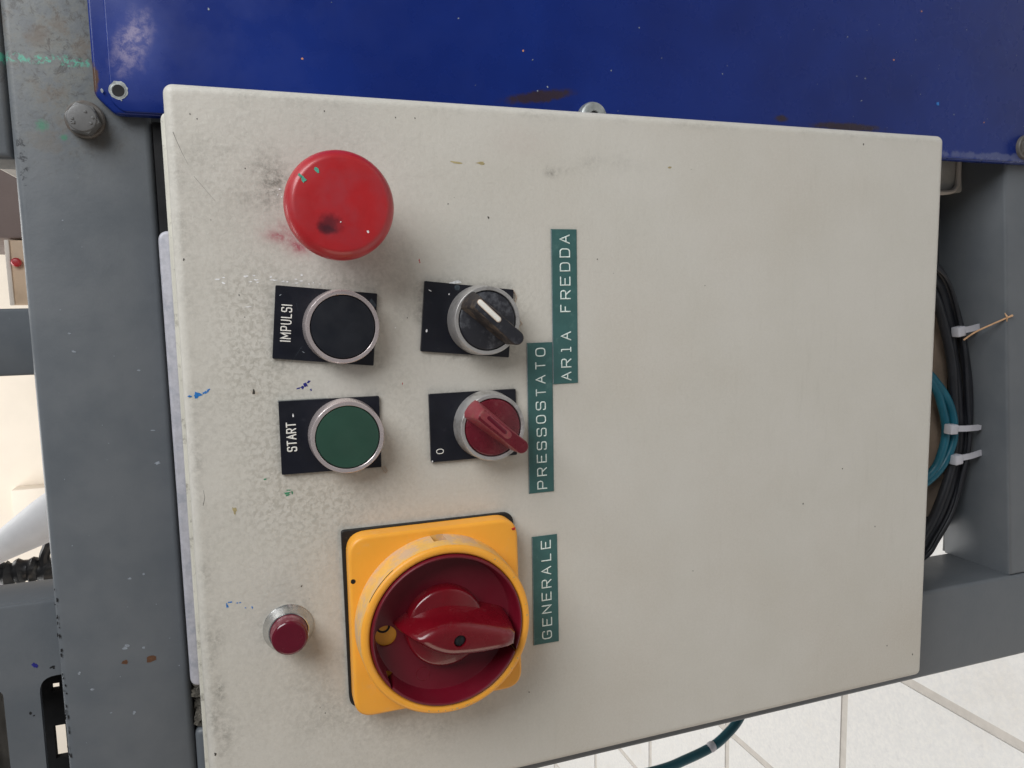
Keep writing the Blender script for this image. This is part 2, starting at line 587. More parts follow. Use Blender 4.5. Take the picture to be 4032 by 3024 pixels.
# ------------------------------------------------------------------ the machine frame
frame = thing('machine_frame', 'grey painted welded steel frame that the cream control box is set into', 'machine frame', (0, 55, -710))
bm = B()
add_box(bm, -420, 520, 30, 79, 197, 246.3, 3.0, 3)
cross_beam = obj('cross_beam', bm, M['grey'], frame)
bm = B()
add_box(bm, -173.8, -117, 30, 79, -705, 196.9, 2.5, 3)
obj('leg', bm, M['grey'], frame)
bm = B()   # lower cross member, welded slightly out of level
add_prism(bm, [(-116.9, -296.0), (420, -247.4), (420, -308), (-116.9, -357)], 30, 79, 2.2, 3)
obj('lower_beam', bm, M['grey'], frame)
bm = B()
add_prism(bm, [(126.6, 247), (520, 247), (520, 560), (126.6, 560)], 34, 60, 2.5, 3)
obj('upper_plate', bm, M['grey'], frame)
bm = B()
add_box(bm, 40.4, 69, 61, 100, 246.6, 900, 1.5, 2)
obj('upright_post', bm, M['grey'], frame)
bm = B()
add_box(bm, -330, -56.6, 50, 53, 246.6, 700, 1.2, 2)
box_post = obj('slotted_plate', bm, M['grey'], frame)
bm = B()
add_prism(bm, rpoly([(-90.4, 240), (-90.4, 259), (-340, 259.6), (-340, 240)], [0, 7, 0, 0]), 40, 60)
add_prism(bm, rpoly([(-93.5, 272.6), (-93.5, 300), (-260, 300), (-260, 272.2)], 3), 40, 60)
cut(box_post, bm)
bm = B()
add_box(bm, -60, -56.7, 53.2, 81, 246.6, 700, .8, 2)
obj('side_plate', bm, M['grey'], frame)
bm = B()
add_box(bm, -330, -60.2, 80, 84, 246.6, 700, .5, 1)
bk = obj('back_plate', bm, M['shade_black'], frame)
bm = B()
add_box(bm, -145, -128.5, 70, 90, 257.5, 262.5)
add_box(bm, -111, -107.5, 70, 90, 258.5, 262)
add_box(bm, -300, -108, 70, 90, 281, 330)
cut(bk, bm)
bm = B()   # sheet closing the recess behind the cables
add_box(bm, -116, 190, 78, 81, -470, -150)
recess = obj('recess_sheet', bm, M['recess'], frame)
bm = B()
add_prism(bm, [(-97, -296), (-116.4, -296), (-116.4, -266), (-96, -270)], 70, 90)
cut(recess, bm)
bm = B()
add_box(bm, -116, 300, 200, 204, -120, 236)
add_box(bm, -174, 420, 79.3, 203, 240, 244)  # unseen cover added to keep light out of the gap
add_box(bm, 94, 142.5, 30.8, 70, 184, 196.8)  # black filler added so the gap under the beam reads as shade
obj('rear_sheet_light_block', bm, M['shade_black'], frame)
bm = B()
for i in range(60):
    add_fleck(bm, random.uniform(-117, -94), random.uniform(188, 196), random.uniform(34, 37.5), random.uniform(3, 6), random.uniform(2, 4), random.random() * 3, th=random.uniform(1, 4))
add_box(bm, -116.8, -93.5, 37, 60, 182, 196.8)
obj('grime', bm, M['dusty'], frame, kind='stuff')

# hex bolt with washer
bm = B()
add_lathe(bm, 141.7, 220.4, [(0, 27.8), (6.5, 27.8), (7.1, 28.3), (7.1, 30.2)], 48)
washer = obj('washer', bm, M['bolt_rust'], frame)
bm = B()
hexp = [(140.9 + 6.1 * math.cos(a), 220.4 + 6.1 * math.sin(a)) for a in [math.radians(18 + 60 * i) for i in range(6)]]
t = bmesh.new()
add_prism(t, hexp, 22.4, 28.2, .35, 2)
merge(bm, t)
add_lathe(bm, 140.9, 220.4, [(0, 21.75), (4.4, 21.75), (4.9, 21.9), (5.3, 22.5)], 40)
for x, z in ((138.9, 223.3), (140.4, 223.6), (143.2, 219.0), (139.0, 217.4), (141.1, 216.6)):
    add_lathe(bm, x, z, [(0, 21.4), (.42, 21.45), (.62, 21.8)], 12)
add_tube(bm, [(138.6, 21.7, 224.0), (139.3, 21.7, 222.9), (139.4, 21.7, 224.1)], .22, 6)
obj('bolt_head', bm, M['bolt'], frame)

# paint marks and chips on the frame
bm = B()
for x, z, w, h in ((-80.7, 212.1, 3.0, 4.2), (-80.6, 221.9, 2.0, 2.6), (-81.4, 211.0, 1.6, 2.4)):
    add_fleck(bm, x, z, 29.98, w, h, .2, 11)
obj('rust_spot', bm, FL['rust'], frame, kind='stuff')
bm = B()
for i in range(34):   # chips along the weld line of the beam
    add_fleck(bm, random.uniform(-118, -44), 245.2 + random.gauss(0, .35), 29.98, random.uniform(.6, 2.2), random.uniform(.2, .6), 0, 8, .03)
obj('paint_chip', bm, FL['black'], frame, kind='stuff')
bm = B()
for x, z in ((-74.5, 221.4), (-73.6, 220.5), (-75.7, 214.4), (-44.6, 217.6), (-43.4, 212.3), (-82.4, 239.3), (-90.4, 234.8), (-103.8, 219.9), (-102, 228.6), (58.8, 232.2), (42.8, 208.2), (17.5, 204.7), (51.4, 231.1), (3.6, 203.8)):
    add_fleck(bm, x, z, 29.98, random.uniform(.5, 1.3), random.uniform(.8, 2.2), random.uniform(-.3, .3), 9, .02)
for i in range(14):
    add_fleck(bm, random.uniform(-118, 110), random.uniform(201, 240), 29.98, random.uniform(.2, .5), random.uniform(.3, .8), 0, 8, .02)
obj('pale_scuff', bm, FL['pale'], frame, kind='stuff')
bm = B()
for x, z, w, h in ((-83.8, 251.6 + 2.2, 2.6, 1.5), (-84.2, 253.0, 1.8, 1.6)):
    add_fleck(bm, x - .6, z + 6.3, 49.98, w, h, .4, 10)
obj('blue_smear', bm, FL['navy'], frame, kind='stuff')
bm = B()
for x, z, w, h in ((-84.9 - 1.5, 253.6, .8, 2.2), (-85.6 - 1.5, 252.9, .6, .8), (-105.7, 263.2, 1.2, 1.0), (-107, 262, .5, .9)):
    add_fleck(bm, x, z, 49.98, w, h, .3, 9)
obj('dark_chip', bm, FL['black'], frame, kind='stuff')

# ------------------------------------------------------------------ blue cover panel
panel = thing('cover_panel', 'blue painted sheet metal cover with a chamfered corner beside the control box', 'cover panel', (360, 26, -60))
bm = B()
add_prism(bm, rpoly([(143.4, 209.2), (150.3, 215.9), (640, 215.2), (640, -620), (143.6, -620)], [1.5, 2, 0, 0, 0]), 24, 28, 1.1, 3)
obj('sheet', bm, M['blue'], panel)
bm = B()   # raised field inside the folded rim
add_prism(bm, rpoly([(144.2, 206.4), (148.0, 210.2), (640, 209.8), (640, -300), (144.2, -300)], [2, 2, 0, 0, 0]), 23.3, 26, .65, 3)
o = obj('pressed_field', bm, M['blue'], panel)
bm = B()
add_fleck(bm, 152.2, 207.2, 23.3, 7.0, 6.7, .3, 26, .09, .065)
add_lathe(bm, 152.0, 207.3, [(2.2, 23.18), (2.35, 23.02), (2.75, 23.05), (2.95, 23.3)], 40)
insert = obj('threaded_insert', bm, M['zinc'], panel)
bm = B()
add_lathe(bm, 151.9, 207.1, [(0, 23.16), (2.3, 23.10)], 32)
obj('bore', bm, M['groove'], insert)
bm = B()
add_fleck(bm, 151.7, 213.0, 23.2, 1.9, .9, .2, 9, .05)
add_fleck(bm, 148.6, 206.5, 23.2, .8, .5, .2, 9, .05)
obj('bare_metal', bm, FL['pale'], panel, kind='stuff')
bm = B()
for x, z in ((185.7, 172.8), (175.9, -4.8), (177.5, 35.2), (196.8, -19.7), (203.9, -144.4), (184.3, -151.4), (183.5, -157.1), (168.4, -221.8), (171.8, -155), (204.7, -268.2), (155.5, -9.7), (152.6, -35.1), (192.3, 69.9), (179.1, -66.8), (166, 28), (164, 33)):
    add_fleck(bm, x, z, 23.28, random.uniform(.5, 1.0), random.uniform(.5, 1.2), random.random(), 8, .05)
for i in range(34):
    add_fleck(bm, random.uniform(154, 235), random.uniform(-280, 170), 23.28, random.uniform(.2, .5), random.uniform(.25, .7), random.random(), 7, .04)
obj('paint_speck', bm, FL['pale'], panel, kind='stuff')
bm = B()
for x, z in ((169.7, 137.5), (181.1, 39.7), (165.4, -245.2), (221.9, -194.8), (194.7, -176.4)):
    add_fleck(bm, x, z, 23.28, .9, 1.0, random.random(), 8, .05)
obj('orange_speck', bm, FL['orange'], panel, kind='stuff')
bm = B()
add_fleck(bm, 173.8, -209.3, 23.28, 2.2, 1.9, .5, 9, .05)
obj('light_blue_speck', bm, FL['blue'], panel, kind='stuff')
bm = B()
add_lathe(bm, 153.4, 6.0, [(0, 20.4), (2.1, 20.4), (2.3, 19.2), (2.6, 18.9), (5.4, 19.0), (6.5, 19.7), (7.0, 21.2), (7.0, 23.5)], 48)
screw = obj('socket_screw', bm, M['zinc'], panel)
bm = B()
add_prism(bm, [(153.4 + 2.15 * math.cos(math.radians(60 * i)), 6.0 + 2.15 * math.sin(math.radians(60 * i))) for i in range(6)], 18.85, 20)
obj('hex_socket', bm, M['groove'], screw)
bm = B()
add_prism(bm, [(152.8 + 5.6 * math.cos(math.radians(60 * i + 10)), -278.6 + 5.6 * math.sin(math.radians(60 * i + 10))) for i in range(6)], 17.5, 21.5, .6, 2)
add_lathe(bm, 152.8, -278.6, [(0, 21), (6.8, 21), (7.1, 21.4), (7.1, 24)], 40)
obj('bolt_head', bm, M['bolt_rust'], panel)

# ------------------------------------------------------------------ control box: body and door
encl = thing('control_enclosure', 'cream steel control box door carrying all the switches and buttons', 'control box', (0, 60, -190))
bm = B()
add_prism(bm, rpoly([(-143.5, -188), (143.6, -188), (143.6, 192.5), (-143.5, 192.5)], 3.5), 16.4, 19.6, .6, 2)
obj('body_rim', bm, M['body'], encl)
bm = B()
add_box(bm, -108, 132, 28.5, 140, -182, 181, 3, 2)
obj('body', bm, M['body'], encl)
bm = B()
add_prism(bm, rpoly([(-92.3, 181.4), (98.6, 181.4), (98.6, 196.7), (-92.3, 196.3)], 4.2), 20.2, 28.2, 1.2, 3)
obj('mounting_strip', bm, M['strip'], encl)


def vnoise(X, Z, s, seed):
    rng = np.random.RandomState(seed)
    L = rng.rand(512, 512)
    x, z = X / s + 200, Z / s + 200
    i, j = np.floor(x).astype(int), np.floor(z).astype(int)
    u, w = x - i, z - j
    u, w = u * u * (3 - 2 * u), w * w * (3 - 2 * w)
    g = lambda a, b: L[a % 512, b % 512]
    return (g(i, j) * (1 - u) + g(i + 1, j) * u) * (1 - w) + (g(i, j + 1) * (1 - u) + g(i + 1, j + 1) * u) * w


def fbm(X, Z, s, seed):
    return sum(vnoise(X, Z, s / 2 ** k, seed + k) * .5 ** k for k in range(4)) / 1.875


def dirt_shade_field(X, Z):
    G = lambda cx, cz, rx, rz: np.exp(-((X - cx) / rx) ** 2 - ((Z - cz) / rz) ** 2)

    def halo(x0, x1, z0, z1, d):
        dx = np.maximum(np.maximum(x0 - X, X - x1), 0)
        dz = np.maximum(np.maximum(z0 - Z, Z - z1), 0)
        return np.exp(-np.hypot(dx, dz) / d)
    n1, n2, n3 = fbm(X, Z, 30, 3), fbm(X, Z, 9, 11), fbm(X, Z, 60, 23)
    hi = np.clip((Z - 20) / 120, 0, 1)
    g = .18 * hi * np.clip(n1 * 2 - .6, 0, 1)
    g += .55 * G(122, 162, 16, 16) * np.clip(n2 * 2.2 - .55, 0, 1) + .35 * G(131, 176, 12, 12) * np.clip(n2 * 2 - .5, 0, 1)
    g += .75 * G(116, 151, 7, 6) * np.clip(n2 * 2.2 - .4, 0, 1) + .4 * G(107, 153, 12, 5) * n2 * 1.5
    g += .9 * G(123.0, 36.5, 2.0, 3.2) * np.clip(n2 * 2.4 - .5, 0, 1) + .32 * G(128.5, 12, 4, 17) * np.clip(n2 * 2.4 - .6, 0, 1) + .5 * G(124.5, 30, 1.4, 5) * n2
    edge = np.exp(-np.abs(Z - 186.0) / 2.2)
    g += .42 * edge * np.clip(n2 * 2.6 - .75, 0, 1) * np.clip((150 - X) / 60, .35, 1)
    g += .6 * G(-63, 184, 8, 3.5) * np.clip(n2 * 3 - 1, 0, 1) + .8 * G(-86.4, 183.6, 5, 1.6) + .55 * G(-104, 184, 9, 4) * np.clip(n2 * 3 - 1, 0, 1)
    g += .30 * np.exp(-np.abs(X - 147.5) / 1.5) * np.clip(n2 * 2.4 - .6, 0, 1)
    for r in ((43, 77, 114, 157), (0, 30.5, 115, 155.5), (44, 77, 55, 97), (0, 30, 55, 94)):
        g += .42 * halo(*r, 1.4) * np.clip(n2 * 2.2 - .35, 0, 1)
    for r in ((30.5, 99.2, 24.6, 36.9), (-18.6, 49.6, 36.9, 49.3), (-90.6, -38.9, 35.8, 48.3)):
        g += .32 * halo(*r, .9) * np.clip(n2 * 2.2 - .3, 0, 1)
    g += .45 * np.exp(-np.abs(np.hypot(X + 64, Z - 156) - 10.4) / 1.5) * np.clip(n2 * 2 - .3, 0, 1)
    g += .30 * halo(-103, -25, 58, 133, 3.0) * np.clip(n2 * 2.2 - .5, 0, 1)
    g += .25 * G(-100, 140, 30, 30) * np.clip(n2 * 2 - .7, 0, 1) + .3 * G(-115, 95, 14, 45) * np.clip(n2 * 2.2 - .8, 0, 1)  # second patch paints in shading below the main switch
    g += .25 * G(70, 100, 40, 12) * np.clip(n2 * 2 - .6, 0, 1)
    oc = .16 * G(-2, 132, 14, 26) + .18 * G(-2, 104, 12, 8) + .16 * G(40, 66, 8, 16) + .14 * G(-8, 70, 10, 18)  # warm shade on the low side of the plates, tinted in
    oc += .10 * np.clip((-X - 20) / 130, 0, 1) * np.clip(n3 * 1.6, 0, 1)  # warm shade towards the -X side of the door, put into the colour
    oc += .5 * G(-78, 143, 7, 4) * n2 + .18 * G(-50, 106, 14, 8) + .14 * (1 - hi) * np.clip(n3 * 2 - .9, 0, 1)
    oc += .9 * G(34.4, 164, .4, 1.0)
    pk = 1.0 * np.clip(1.5 * G(97.4, 151, 3.4, 6.0) + 1.2 * G(92, 143, 3.4, 5), 0, 1) * np.clip(n2 * 2.6 - .45, 0, 1) + .05 * G(136, 50, 7, 12) + .12 * G(92, 132, 4, 8)
    mo = .95 * G(45, 163, 30, 15) + .8 * G(-2, 158, 16, 14) + .9 * G(-14, 134, 9, 20) + .6 * G(62, 165, 22, 10) + .35 * G(118, 165, 14, 22) + .4 * G(80, 128, 7, 22)
    mo += .5 * G(-28, 150, 20, 20) + .35 * G(-106, 110, 20, 50) + .35 * G(30, 105, 40, 8) + .15 * hi
    mo += .4 * G(67, 50, 12, 8) + .35 * G(52, 60, 12, 10)
    mo *= np.clip(.35 + n1 * 1.1, 0, 1.2)
    return np.clip(np.stack([g, oc, pk, mo], 1), 0, 1)


def make_door():
    hx, hz, r = 150.75, 190.0, 3.7
    cx = list(np.linspace(-(hx - r), hx - r, 246))
    cz = list(np.linspace(-(hz - r), hz - r, 310))
    D = (.2, .4, .6, .8, 1.0)
    ax = [(cx[0], -d) for d in reversed(D)] + [(x, 0) for x in cx] + [(cx[-1], d) for d in D]
    az = [(cz[0], -d) for d in reversed(D)] + [(z, 0) for z in cz] + [(cz[-1], d) for d in D]
    nx, nz = len(ax), len(az)
    vs = np.zeros((nx, nz, 3))
    for i, (x, dx) in enumerate(ax):
        for j, (z, dz) in enumerate(az):
            l = math.sqrt(dx * dx + dz * dz + 1)
            vs[i, j] = (x + r * dx / l, r - r / l, z + r * dz / l)
    V0 = vs.reshape(-1, 3)
    faces = [(i * nz + j, (i + 1) * nz + j, (i + 1) * nz + j + 1, i * nz + j + 1) for i in range(nx - 1) for j in range(nz - 1)]
    loop = [(i, 0) for i in range(nx)] + [(nx - 1, j) for j in range(1, nz)] + [(i, nz - 1) for i in range(nx - 2, -1, -1)] + [(0, j) for j in range(nz - 2, 0, -1)]
    extra = []
    prev = [i * nz + j for i, j in loop]
    base = len(V0)
    n = len(loop)
    for dy, yb in ((.8, None), (.6, None), (.4, None), (.2, None), (0, None), (0, 16.0)):
        cur = []
        for (i, j) in loop:
            (x, dx), (z, dz) = ax[i], az[j]
            l = math.sqrt(dx * dx + dz * dz + dy * dy)
            extra.append((x + r * dx / l, yb if yb else r - r * dy / l, z + r * dz / l))
            cur.append(base)
            base += 1
        for q in range(n):
            faces.append((prev[q], cur[q], cur[(q + 1) % n], prev[(q + 1) % n]))
        prev = cur
    faces.append(tuple(prev))
    A = np.vstack([V0, np.array(extra)])
    me = bpy.data.meshes.new('door')
    off = V(0, 0, 0) - WL[encl]
    me.from_pydata([tuple(a) for a in (A * S + np.array(off))], [], faces)
    bmx = bmesh.new(); bmx.from_mesh(me); bmesh.ops.recalc_face_normals(bmx, faces=bmx.faces); bmx.to_mesh(me); bmx.free()
    at = me.attributes.new('dirt_shade', 'FLOAT_COLOR', 'POINT')
    at.data.foreach_set('color', dirt_shade_field(A[:, 0], A[:, 2]).astype(np.float32).ravel())
    shade(me, 50)
    return obj('door', me, M['door'], encl)


door = make_door()
DOOR_MARKS = {
    'blue': [(34.6, 185, 2.4, 3.4, .5), (34.3, 187.5, .8, 1.4, 0), (35.4, 182, 1.0, 2.0, .4), (36.4, 180.6, .7, 1.4, .5), (-50.9, 179, 2.0, .7, .2), (-49.6, 177.8, .5, 1.6, 0), (-50.3, 175.1, .5, .8, 0), (-50.3, 174, .5, .6, 0), (-52.8, 172.2, .4, .7, 0), (-53.0, 169.6, 1.0, .5, 0)],
    'navy': [(36.4, 144.4, 2.4, 1.7, .3), (35.2, 145.6, 1.0, 1.2, .5), (35.0, 147.2, .6, 2.2, .3), (34.1, 142.3, 1.0, .6, 0), (37.4, 143.1, .8, 1.4, .6)],
    'white': [(78.7, 175, .6, 1.8, 0), (79.3, 172.8, .5, 1.0, 0), (77.2, 173.0, .9, 1.1, 0), (79.7, 164.6, .8, 1.4, 0), (80, 161.6, .7, 1.2, 0), (78.3, 161.0, .6, 1.6, 0), (77.6, 163, .4, 1.4, 0), (77.4, 160.5, .4, 1.0, 0), (79.4, 155.4, .7, .9, .4), (78.2, 154.4, .5, 2.6, 0), (77.6, 151, .5, 1.6, .2), (77.4, 149.4, .5, .9, 0), (78.4, 146, .4, 1.2, 0), (77.7, 144, .5, 1.4, 0), (76.9, 145.8, .4, 1.4, 0), (80, 143.8, .9, .9, .7), (76.5, 141, .6, .5, 0), (77, 139.4, .5, .5, 0), (76.4, 136.8, .5, .5, 0), (77.6, 132.5, .5, .4, 0), (58, 107.2, .5, .4, 0), (68, 164.3, .4, 2.0, 0), (113.2, 150.3, .5, 1.3, 0), (111.0, 151.2, .8, .4, 0), (110.2, 149.8, .8, .4, 0)],
    'green': [(-7.4, 153.7, 1.1, 2.4, 0), (-6.2, 152.9, .6, 1.8, 0), (-8.3, 153.4, .6, 2.0, .2), (-7.4, 151.7, 1.8, .5, 0), (-.8, 161.8, .6, 1.1, .2)],
    'red': [(85.6, 96.1, 1.2, .5, .2), (84.9, 95.9, .5, .5, 0), (34.6, 105, .8, .3, 0)],
    'dark': [(103.7, 65.5, 1.0, .6, .5), (109.1, 83.1, .6, .4, 0), (34.5, 164.3, 1.8, .9, 0), (73.5, -42.3, .5, .4, 0), (-23.6, -128, .8, .6, 0), (-39.9, -103, .8, .6, 0), (-57.9, -151.4, .8, .5, 0), (143.5, -135, .9, .7, 0), (-66.8, -36.9, .5, .4, 0), (-112.9, 50.8, .7, .4, .4), (86.1, 14.4, .7, .4, 0), (-50.1, 45.8, .5, .4, 0), (-112.5, 187, 1.6, .8, 0), (86.3, 186.4, 1.0, .5, 0), (143, 96, .6, .4, .5), (142.8, 104, .5, .4, 0), (143.6, 132, .6, .4, .3), (72.6, 167.5, .5, .4, 0), (62, 102, .5, .4, 0), (-136.5, -182, .9, .7, 0), (-128, -163, .6, .5, 0), (-47, 150, .6, .6, 0), (120.6, 162.6, .6, .5, 0), (138, 178.6, .6, .5, 0), (139.6, 181, .5, .5, 0), (64, 166, .3, .4, 0), (101, 176, .4, .3, 0), (-104, 143, .5, .4, 0), (-101, 145, .4, .4, 0)],
    'ochre': [(126.1, 79.2, 1.0, 5.4, 0), (126.1, 68.1, 1.2, 4.2, 0), (127.8, -22.9, .7, 2.2, 0), (-12.4, 174, 3.2, 1.4, .1)],
}
for col, lst in DOOR_MARKS.items():
    bm = B()
    for x, z, w, h, ro in lst:
        add_fleck(bm, x, z, -.01, w, h, ro, 11, .03, .45)
    obj('paint_spatter', bm, FL[col], door, kind='stuff')
bm = B()
add_tube(bm, [(132.8, 0.0, 187.2), (129, 0.0, 185.9), (125.6, 0, 184.6), (121, 0, 182.6)], [.09, .08, .06, .03], 6, flat=.3)
add_tube(bm, [(117, 0, 181), (108, 0, 174)], [.05, .03], 6, flat=.3)
add_tube(bm, [(-9, 0, 185.4), (-6, 0, 184.6), (-3, 0, 184.9)], [.1, .08, .05], 6, flat=.3)
obj('scratch', bm, FL['dark'], door, kind='stuff')
bm = B()
add_prism(bm, [(76.4, 83.4), (77.4, 79.6), (76.4, 78.0), (75.4, 84.6)], -.05, .1)
obj('paint_spatter', bm, FL['white'], door, kind='stuff')
# loose glue thread beside the black selector
bm = B()
add_tube(bm, [(62.5, -.3, 54.6), (59.5, -.3, 52.2), (58.2, -.3, 51.2), (56.4, -.3, 53.0), (55.0, -.3, 54.6)], .16, 6)
add_tube(bm, [(73, -.3, 55.2), (70, -.3, 53.6), (67, -.3, 54.6)], .2, 6)
add_tube(bm, [(.2, -.3, 115.2), (-1.8, -.3, 114.4), (-2.8, -.3, 113.6), (-1.8, -.3, 112.8), (.2, -.3, 114.0)], .13, 6)
obj('glue_thread', bm, M['tan'], door, kind='stuff')

# ------------------------------------------------------------------ letters
GL = {
    'A': [[(0, 0), (.5, 1), (1, 0)], [(.2, .36), (.8, .36)]],
    'R': [('r', [(0, 0), (0, 1), (1, 1), (1, .48), (0, .48)], [0, 0, .28, .28, 0]), [(.5, .48), (1, 0)]],
    'P': [('r', [(0, 0), (0, 1), (1, 1), (1, .45), (0, .45)], [0, 0, .3, .3, 0])],
    'I': [[(.5, 0), (.5, 1)]],
    'J': [[(.5, 0), (.5, 1)], [(.25, 0), (.75, 0)], [(.3, 1), (.5, 1)]],
    'F': [[(0, 0), (0, 1), (1, 1)], [(0, .52), (.72, .52)]],
    'E': [[(1, 0), (0, 0), (0, 1), (1, 1)], [(0, .52), (.8, .52)]],
    'D': [('r', [(0, .5), (0, 1), (1, 1), (1, 0), (0, 0), (0, .5)], [0, 0, .38, .38, 0, 0])],
    'S': [('r', [(1, .8), (1, 1), (0, 1), (0, .52), (1, .52), (1, 0), (0, 0), (0, .2)], [0, .24, .24, .24, .24, .24, .24, 0])],
    'O': [('c', [(0, 0), (0, 1), (1, 1), (1, 0)], .38)],
    '0': [('c', [(0, 0), (0, 1), (1, 1), (1, 0)], .5)],
    'T': [[(0, 1), (1, 1)], [(.5, 1), (.5, 0)]],
    'G': [('r', [(1, .78), (1, 1), (0, 1), (0, 0), (1, 0), (1, .45), (.55, .45)], [0, .36, .36, .36, .36, 0, 0])],
    'N': [[(0, 0), (0, 1), (1, 0), (1, 1)]],
    'L': [[(0, 1), (0, 0), (1, 0)]],
    'M': [[(0, 0), (0, 1), (.5, .3), (1, 1), (1, 0)]],
    'U': [('r', [(0, 1), (0, 0), (1, 0), (1, 1)], [0, .42, .42, 0])],
}


def open_round(pts, r):
    out = []
    for i, p in enumerate(pts):
        if i in (0, len(pts) - 1) or r[i] <= 0:
            out.append(Vector(p)); continue
        p0, p, p1 = Vector(pts[i - 1]), Vector(p), Vector(pts[i + 1])
        a, b = (p0 - p), (p1 - p)
        A = p + a.normalized() * min(r[i], a.length * .5)
        Bv = p + b.normalized() * min(r[i], b.length * .5)
        for q in range(7):
            t = q / 6
            out.append(A * (1 - t) ** 2 + p * 2 * t * (1 - t) + Bv * t * t)
    return out


def letter_bm(ch, x, z, w, h, y, rad, flat, mtx=None, skew=0):
    bm = B()
    for st in GL[ch]:
        closed = False
        if isinstance(st, tuple):
            if st[0] == 'c':
                pts = [Vector(p) for p in rpoly(st[1], st[2])]
                pts.append(pts[0].copy())
            else:
                pts = open_round(st[1], st[2])
        else:
            pts = [Vector(p) for p in st]
            dense = []
            for a, b in zip(pts, pts[1:]):
                dense += [a.lerp(b, q / 3) for q in range(3)]
            pts = dense + [pts[-1]]
        add_tube(bm, [(x + p.x * w + skew * p.y, y, z + p.y * h) for p in pts], rad, 8, flat=flat)
    if mtx:
        bmesh.ops.transform(bm, matrix=mtx, verts=bm.verts)
    return bm


# ------------------------------------------------------------------ embossed label tapes
def tape(text, label, corners, x0, pitch, zb, h, w, tilt=0):
    cx = sum(c[0] for c in corners) / 4
    cz = sum(c[1] for c in corners) / 4
    tt = thing('label_tape', label, 'label', (cx, 0, cz), 'embossed label tapes')
    bm = B()
    add_prism(bm, corners, -.32, .02, .08, 1)
    obj('tape_strip', bm, M['tape'], tt)
    bm = B()
    zs = [c[1] for c in corners]
    zt = max(zs) - .18
    add_tube(bm, [(min(c[0] for c in corners) + .5, -.3, zt), (max(c[0] for c in corners) - .5, -.3, zt - .05)], .12, 6)
    obj('raised_edge', bm, FL['pale'], tt)
    for i, ch in enumerate(text):
        if ch == ' ':
            continue
        ww = w * (.8 if ch in 'FTL' else 1)
        jx, jz = random.uniform(-.12, .12), random.uniform(-.1, .1)
        obj('letter', letter_bm('J' if (ch == 'I') else ch, x0 + i * pitch - ww / 2 + jx, zb + jz + tilt * i, ww, h, -.33, .275, .8, skew=random.uniform(-.05, .05)), M['emboss'], tt)
    return tt


tape('ARIA FREDDA', 'green embossed label tape reading ARIA FREDDA, nearest the bare half of the door', [(30.5, 36.8), (99.2, 36.9), (99.2, 24.6), (30.5, 24.6)], 33.7, 6.12, 28.1, 4.5, 3.5)
tape('PRESSOSTATO', 'green embossed label tape reading PRESSOSTATO under the two selector switches', [(-18.6, 49.3), (49.5, 49.1), (49.5, 37.0), (-18.6, 37.1)], -15.0, 6.015, 40.7, 4.3, 3.4)
tape('GENERALE', 'green embossed label tape reading GENERALE under the yellow and red main switch', [(-90.5, 48.3), (-38.9, 48.3), (-38.9, 35.9), (-90.6, 35.6)], -86.4, 6.16, 39.3, 4.4, 3.5)


# ------------------------------------------------------------------ push buttons and selector switches
def rotm(cx, cz, deg):
    return Matrix.Translation((cx, 0, cz)) @ Matrix.Rotation(math.radians(deg), 4, 'Y') @ Matrix.Translation((-cx, 0, -cz))


def station(name, label, cat, cx, cz, plate, deg):
    st = thing(name, label, cat, (cx, 0, cz), 'switches on legend plates')
    bm = B()
    add_prism(bm, rpoly(plate, .5, 3), -1.5, 0.02, .12, 1)
    obj('legend_plate', bm, M['black_plate'], st)
    return st


def bezel(parent, cx, cz, depth, r0, r1, rin, mat):
    bm = B()
    add_lathe(bm, cx, cz, [(r0 - .3, -1.4), (r0, -1.9), (r0 - .15, -3.2), (r1 + .15, -depth + .7), (r1, -depth + .2), (r1 - .2, -depth), (rin + .15, -depth), (rin, -depth + .15), (rin - .05, -depth + 4)], 96)
    o = obj('bezel', bm, mat, parent, angle=24)
    bm = B()
    add_lathe(bm, cx, cz, [(0, -depth + 1.6), (rin + .1, -depth + 1.6)], 64)
    obj('seal', bm, M['groove'], parent)
    return o


def cap(parent, cx, cz, depth, r, mat, dome=.25):
    bm = B()
    add_lathe(bm, cx, cz, [(0, -depth - dome), (r * .5, -depth - dome * .8), (r * .85, -depth - dome * .25), (r - .35, -depth), (r, -depth + .4), (r, -depth + 3)], 96)
    return obj('button_cap', bm, mat, parent, angle=45)


b1 = station('push_button', 'black push button in a chrome bezel on a plate reading IMPULSI', 'push button', 59.3, 129.6, [(47.5, 156.6), (76.2, 153.9), (72.3, 114.3), (42.8, 117.0)], 0)
bezel(b1, 59.3, 129.6, 9.6, 15.0, 14.3, 12.75, M['chrome'])
cap(b1, 59.35, 129.6, 9.4, 12.5, M['black_cap'])
mt = rotm(54.0, 149.3, 5.4)
xs = 54.0
for ch, w in zip('IMPULSI', (.01, 2.1, 1.5, 1.5, 1.3, 1.5, .01)):
    obj('letter', letter_bm(ch, xs, 149.5, w, 3.7, -1.52, .215, .25, mt), M['white_mark'], b1)
    xs += w + 1.04
bm = B()
add_fleck(bm, 72.3, 152.3, -1.5, .35, 1.2, .6, 8, .03)
add_fleck(bm, 49.6, 144.7, -1.5, .3, 1.0, -.5, 8, .03)
obj('scratch', bm, FL['pale'], b1, kind='stuff')
bm = B()
add_fleck(bm, 68.5, 116.4, -1.5, 3.2, 2.4, .3, 12, .01)
add_tube(bm, [(45.5, -1.5, 149.5), (52, -1.5, 145)], [.03, .05], 5, flat=.3)
add_tube(bm, [(66, -1.5, 146), (69, -1.5, 146.4)], [.03, .05], 5, flat=.3)
obj('scuff', bm, FL['slate'], b1, kind='stuff')

